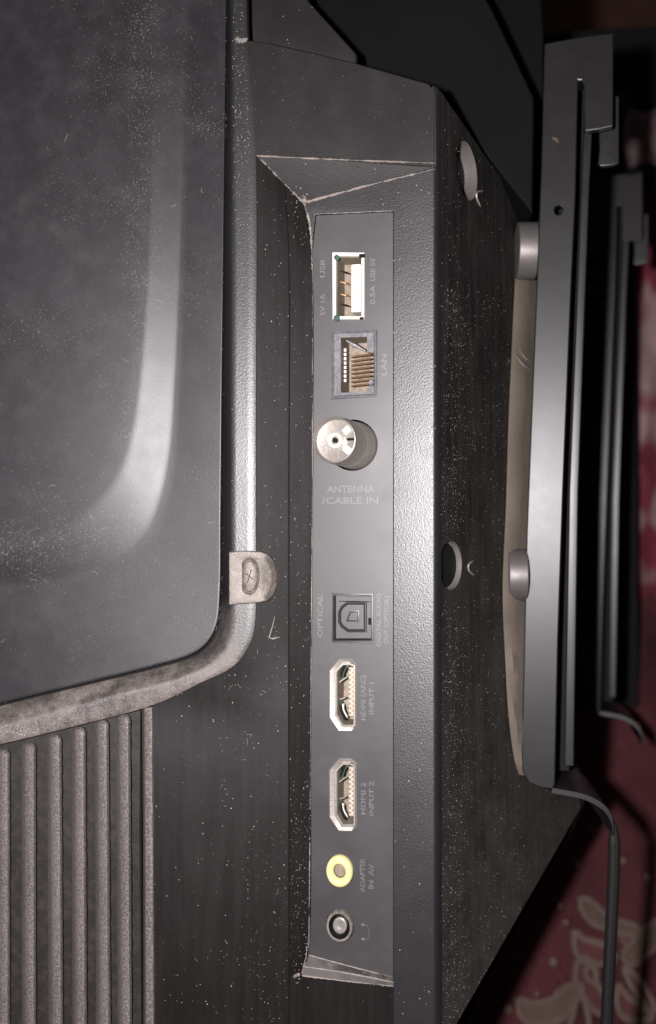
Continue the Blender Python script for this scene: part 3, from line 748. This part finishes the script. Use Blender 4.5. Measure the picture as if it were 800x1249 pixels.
# ------------------------------------------------------------------ background
def carpet_mat():
    m = bpy.data.materials.new('red_carpet'); m.use_nodes = True; N = m.node_tree.nodes; Ln = m.node_tree.links
    b = N['Principled BSDF']; b.inputs['Roughness'].default_value = .95; b.inputs['Specular IOR Level'].default_value = .1
    g = N.new('ShaderNodeNewGeometry').outputs['Position']
    def nz(s, d=4):
        n = N.new('ShaderNodeTexNoise'); n.inputs['Scale'].default_value = s; n.inputs['Detail'].default_value = d; Ln.new(g, n.inputs['Vector']); return n.outputs['Fac']
    r = N.new('ShaderNodeValToRGB'); Ln.new(nz(28), r.inputs[0]); e = r.color_ramp.elements
    e[0].position = .35; e[0].color = (.055, .022, .024, 1); e[1].position = .65; e[1].color = (.12, .038, .044, 1)
    v = N.new('ShaderNodeTexVoronoi'); v.inputs['Scale'].default_value = 48; Ln.new(g, v.inputs['Vector'])
    mr = N.new('ShaderNodeMapRange'); mr.inputs[1].default_value = .17; mr.inputs[2].default_value = .10; Ln.new(v.outputs['Distance'], mr.inputs[0])
    mx = N.new('ShaderNodeMix'); mx.data_type = 'RGBA'; Ln.new(mr.outputs[0], mx.inputs[0]); Ln.new(r.outputs[0], mx.inputs[6]); mx.inputs[7].default_value = (.34, .22, .20, 1)
    Ln.new(mx.outputs[2], b.inputs['Base Color'])
    bp = N.new('ShaderNodeBump'); bp.inputs['Distance'].default_value = .002; Ln.new(nz(900, 2), bp.inputs['Height']); Ln.new(bp.outputs[0], b.inputs['Normal'])
    return m
cm = carpet_mat()
CO = P(700, 1249, 150); CN = Vector((0, -1, -.0)) ; CT = P(760, 300, 330)
ctv = (CT-CO); ctv.x = 0; ctv.normalize(); CN = Vector((1, 0, 0)).cross(ctv).normalized()
if CN.y > 0: CN = -CN
def CPt(u, v, h=0): return hit(u, v, CO+CN*h, CN)
rows = []
for j in range(60):
    r_ = []
    for i in range(50):
        p = CO + Vector((1, 0, 0))*(-260+i*12) + ctv*(-120+j*9)
        p = p + CN*(1.6*math.sin(i*.8+j*.3)+1.2*math.sin(j*.55-i*.2)); r_.append(p)
    rows.append(r_)
a, b = grid(rows)
cp = obj('carpet', a, b, cm, None, smooth=80, kind='structure', label='dark red patterned carpet')
flm = mat('faded_thread', (.16, .11, .095), .95, bumps=((1, .2),), spec=.1)
flm2 = mat('dull_green_thread', (.12, .085, .065), .95, bumps=((1, .2),), spec=.1)
flp = mat('rose_cloth', (.11, .042, .045), .95, spec=.1)
petals = [
 [(708, 1095), (722, 1100), (738, 1115), (750, 1122), (772, 1128), (780, 1134), (765, 1140), (745, 1135), (722, 1125), (710, 1110), (708, 1095)],
 [(758, 1165), (770, 1150), (790, 1130), (812, 1125), (812, 1145), (800, 1155), (780, 1172), (768, 1176), (758, 1165)],
 [(700, 1135), (712, 1145), (728, 1150), (745, 1156), (750, 1170), (735, 1176), (712, 1172), (702, 1160), (700, 1135)],
 [(632, 1218), (652, 1224), (672, 1220), (690, 1205), (710, 1203), (700, 1222), (688, 1240), (665, 1250), (645, 1248), (634, 1236), (632, 1218)],
 [(704, 1172), (702, 1195), (712, 1215), (728, 1235), (742, 1235), (738, 1215), (728, 1200), (724, 1180), (714, 1168), (704, 1172)],
 [(762, 1178), (775, 1190), (790, 1210), (798, 1235), (785, 1225), (772, 1205), (764, 1190), (762, 1178)],
 [(755, 1200), (765, 1215), (785, 1230), (795, 1240), (775, 1245), (758, 1238), (752, 1218), (755, 1200)],
 [(715, 1180), (722, 1178), (728, 1188), (724, 1198), (716, 1192), (715, 1180)],
 [(690, 1262), (698, 1240), (708, 1215), (716, 1232), (720, 1262)]]
dots = []
for (u, v, r_) in ((703, 1052, 5), (675, 1173, 5), (790, 1070, 5), (760, 1050, 4), (620, 1231, 5), (722, 1012, 4), (684, 1105, 3.5), (690, 1125, 3.5), (655, 1212, 3)):
    c = CPt(u, v, 2.6); k = r_/3.4
    a, b = cyl(c, CN, k, .5, 14, k*.7); obj('stitched_dot', a, b, flm, cp)
fle = empty('flower_motif', CPt(740, 1180), 'large pale stitched flower on the red carpet at the lower right', 'flower motif')
for i, pt in enumerate(petals):
    pts = catmull([CPt(u, v, 3.4) for u, v in pt], 5)
    fv, ff = fill([[p-CN*1.0 for p in pts[:-1]]]) if pt[0] == pt[-1] else ([], [])
    pe = None
    if fv: pe = obj('petal', fv, ff, flp if i not in (0, 1, 3) else flm2, fle)
    obj('outline', *tube(pts, 1.25, 6, .2, taper=False), flm, pe or fle)
# blurred patterned cloth at the right edge, dark board, cushion, wall
def cloth_mat():
    m = bpy.data.materials.new('red_white_cloth'); m.use_nodes = True; N = m.node_tree.nodes; Ln = m.node_tree.links
    b = N['Principled BSDF']; b.inputs['Roughness'].default_value = .95; b.inputs['Specular IOR Level'].default_value = .1
    g = N.new('ShaderNodeNewGeometry').outputs['Position']
    n = N.new('ShaderNodeTexNoise'); n.inputs['Scale'].default_value = 42; n.inputs['Detail'].default_value = 1; Ln.new(g, n.inputs['Vector'])
    r = N.new('ShaderNodeValToRGB'); Ln.new(n.outputs['Fac'], r.inputs[0]); e = r.color_ramp.elements
    e[0].position = .44; e[0].color = (.20, .04, .06, 1); e[1].position = .54; e[1].color = (.36, .25, .24, 1)
    Ln.new(r.outputs[0], b.inputs['Base Color']); return m
rows = []
for j in range(40):
    v = 290+j*16; r_ = []
    for i in range(10):
        u = 772+i*12+5*math.sin(j*.35); r_.append(P(u, v, 230+5*math.sin(i*1.3+j*.2)))
    rows.append(r_)
a, b = grid(rows); cl_ = obj('patterned_cloth', a, b, cloth_mat(), None, smooth=80)
cl_['label'] = 'red and white patterned cloth hanging out of focus at the right edge'; cl_['category'] = 'cloth'
bd = [P(*p, 205) for p in ((640, 40), (812, 30), (812, 225), (776, 235), (778, 500), (780, 850), (790, 935), (730, 945), (700, 900), (640, 890))]
sl = slab([bd], Vector((0, 12, 0))); bo = obj('board', sl[0], sl[1], M['black'], None, bevel=1)
bo['label'] = 'black upright board standing behind the two steel rails'; bo['category'] = 'board'
cu_ = []
c_a = P(762, 170, 188); c_b = P(830, 165, 188)
pts = [c_a.lerp(c_b, k/12) for k in range(13)]
a, b = tube(pts, [9.5+.8*math.sin(k*1.1) for k in range(13)], 20); cu = obj('cushion', a, b, mat('mauve_cloth', (.20, .14, .14), .9, bumps=((3, .5),), dust=(14, .8, (.12, .05, .09))), None, smooth=80)
cu['label'] = 'dull mauve rolled cushion out of focus at the upper right edge'; cu['category'] = 'cushion'
wa = [Vector((-600, 560, -500)), Vector((900, 560, -500)), Vector((900, 560, 700)), Vector((-600, 560, 700))]
obj('wall', wa, [(0, 1, 2, 3)], mat('dark_wood_wall', (.10, .04, .025), .7), None, kind='structure', label='dark brown wall far behind')
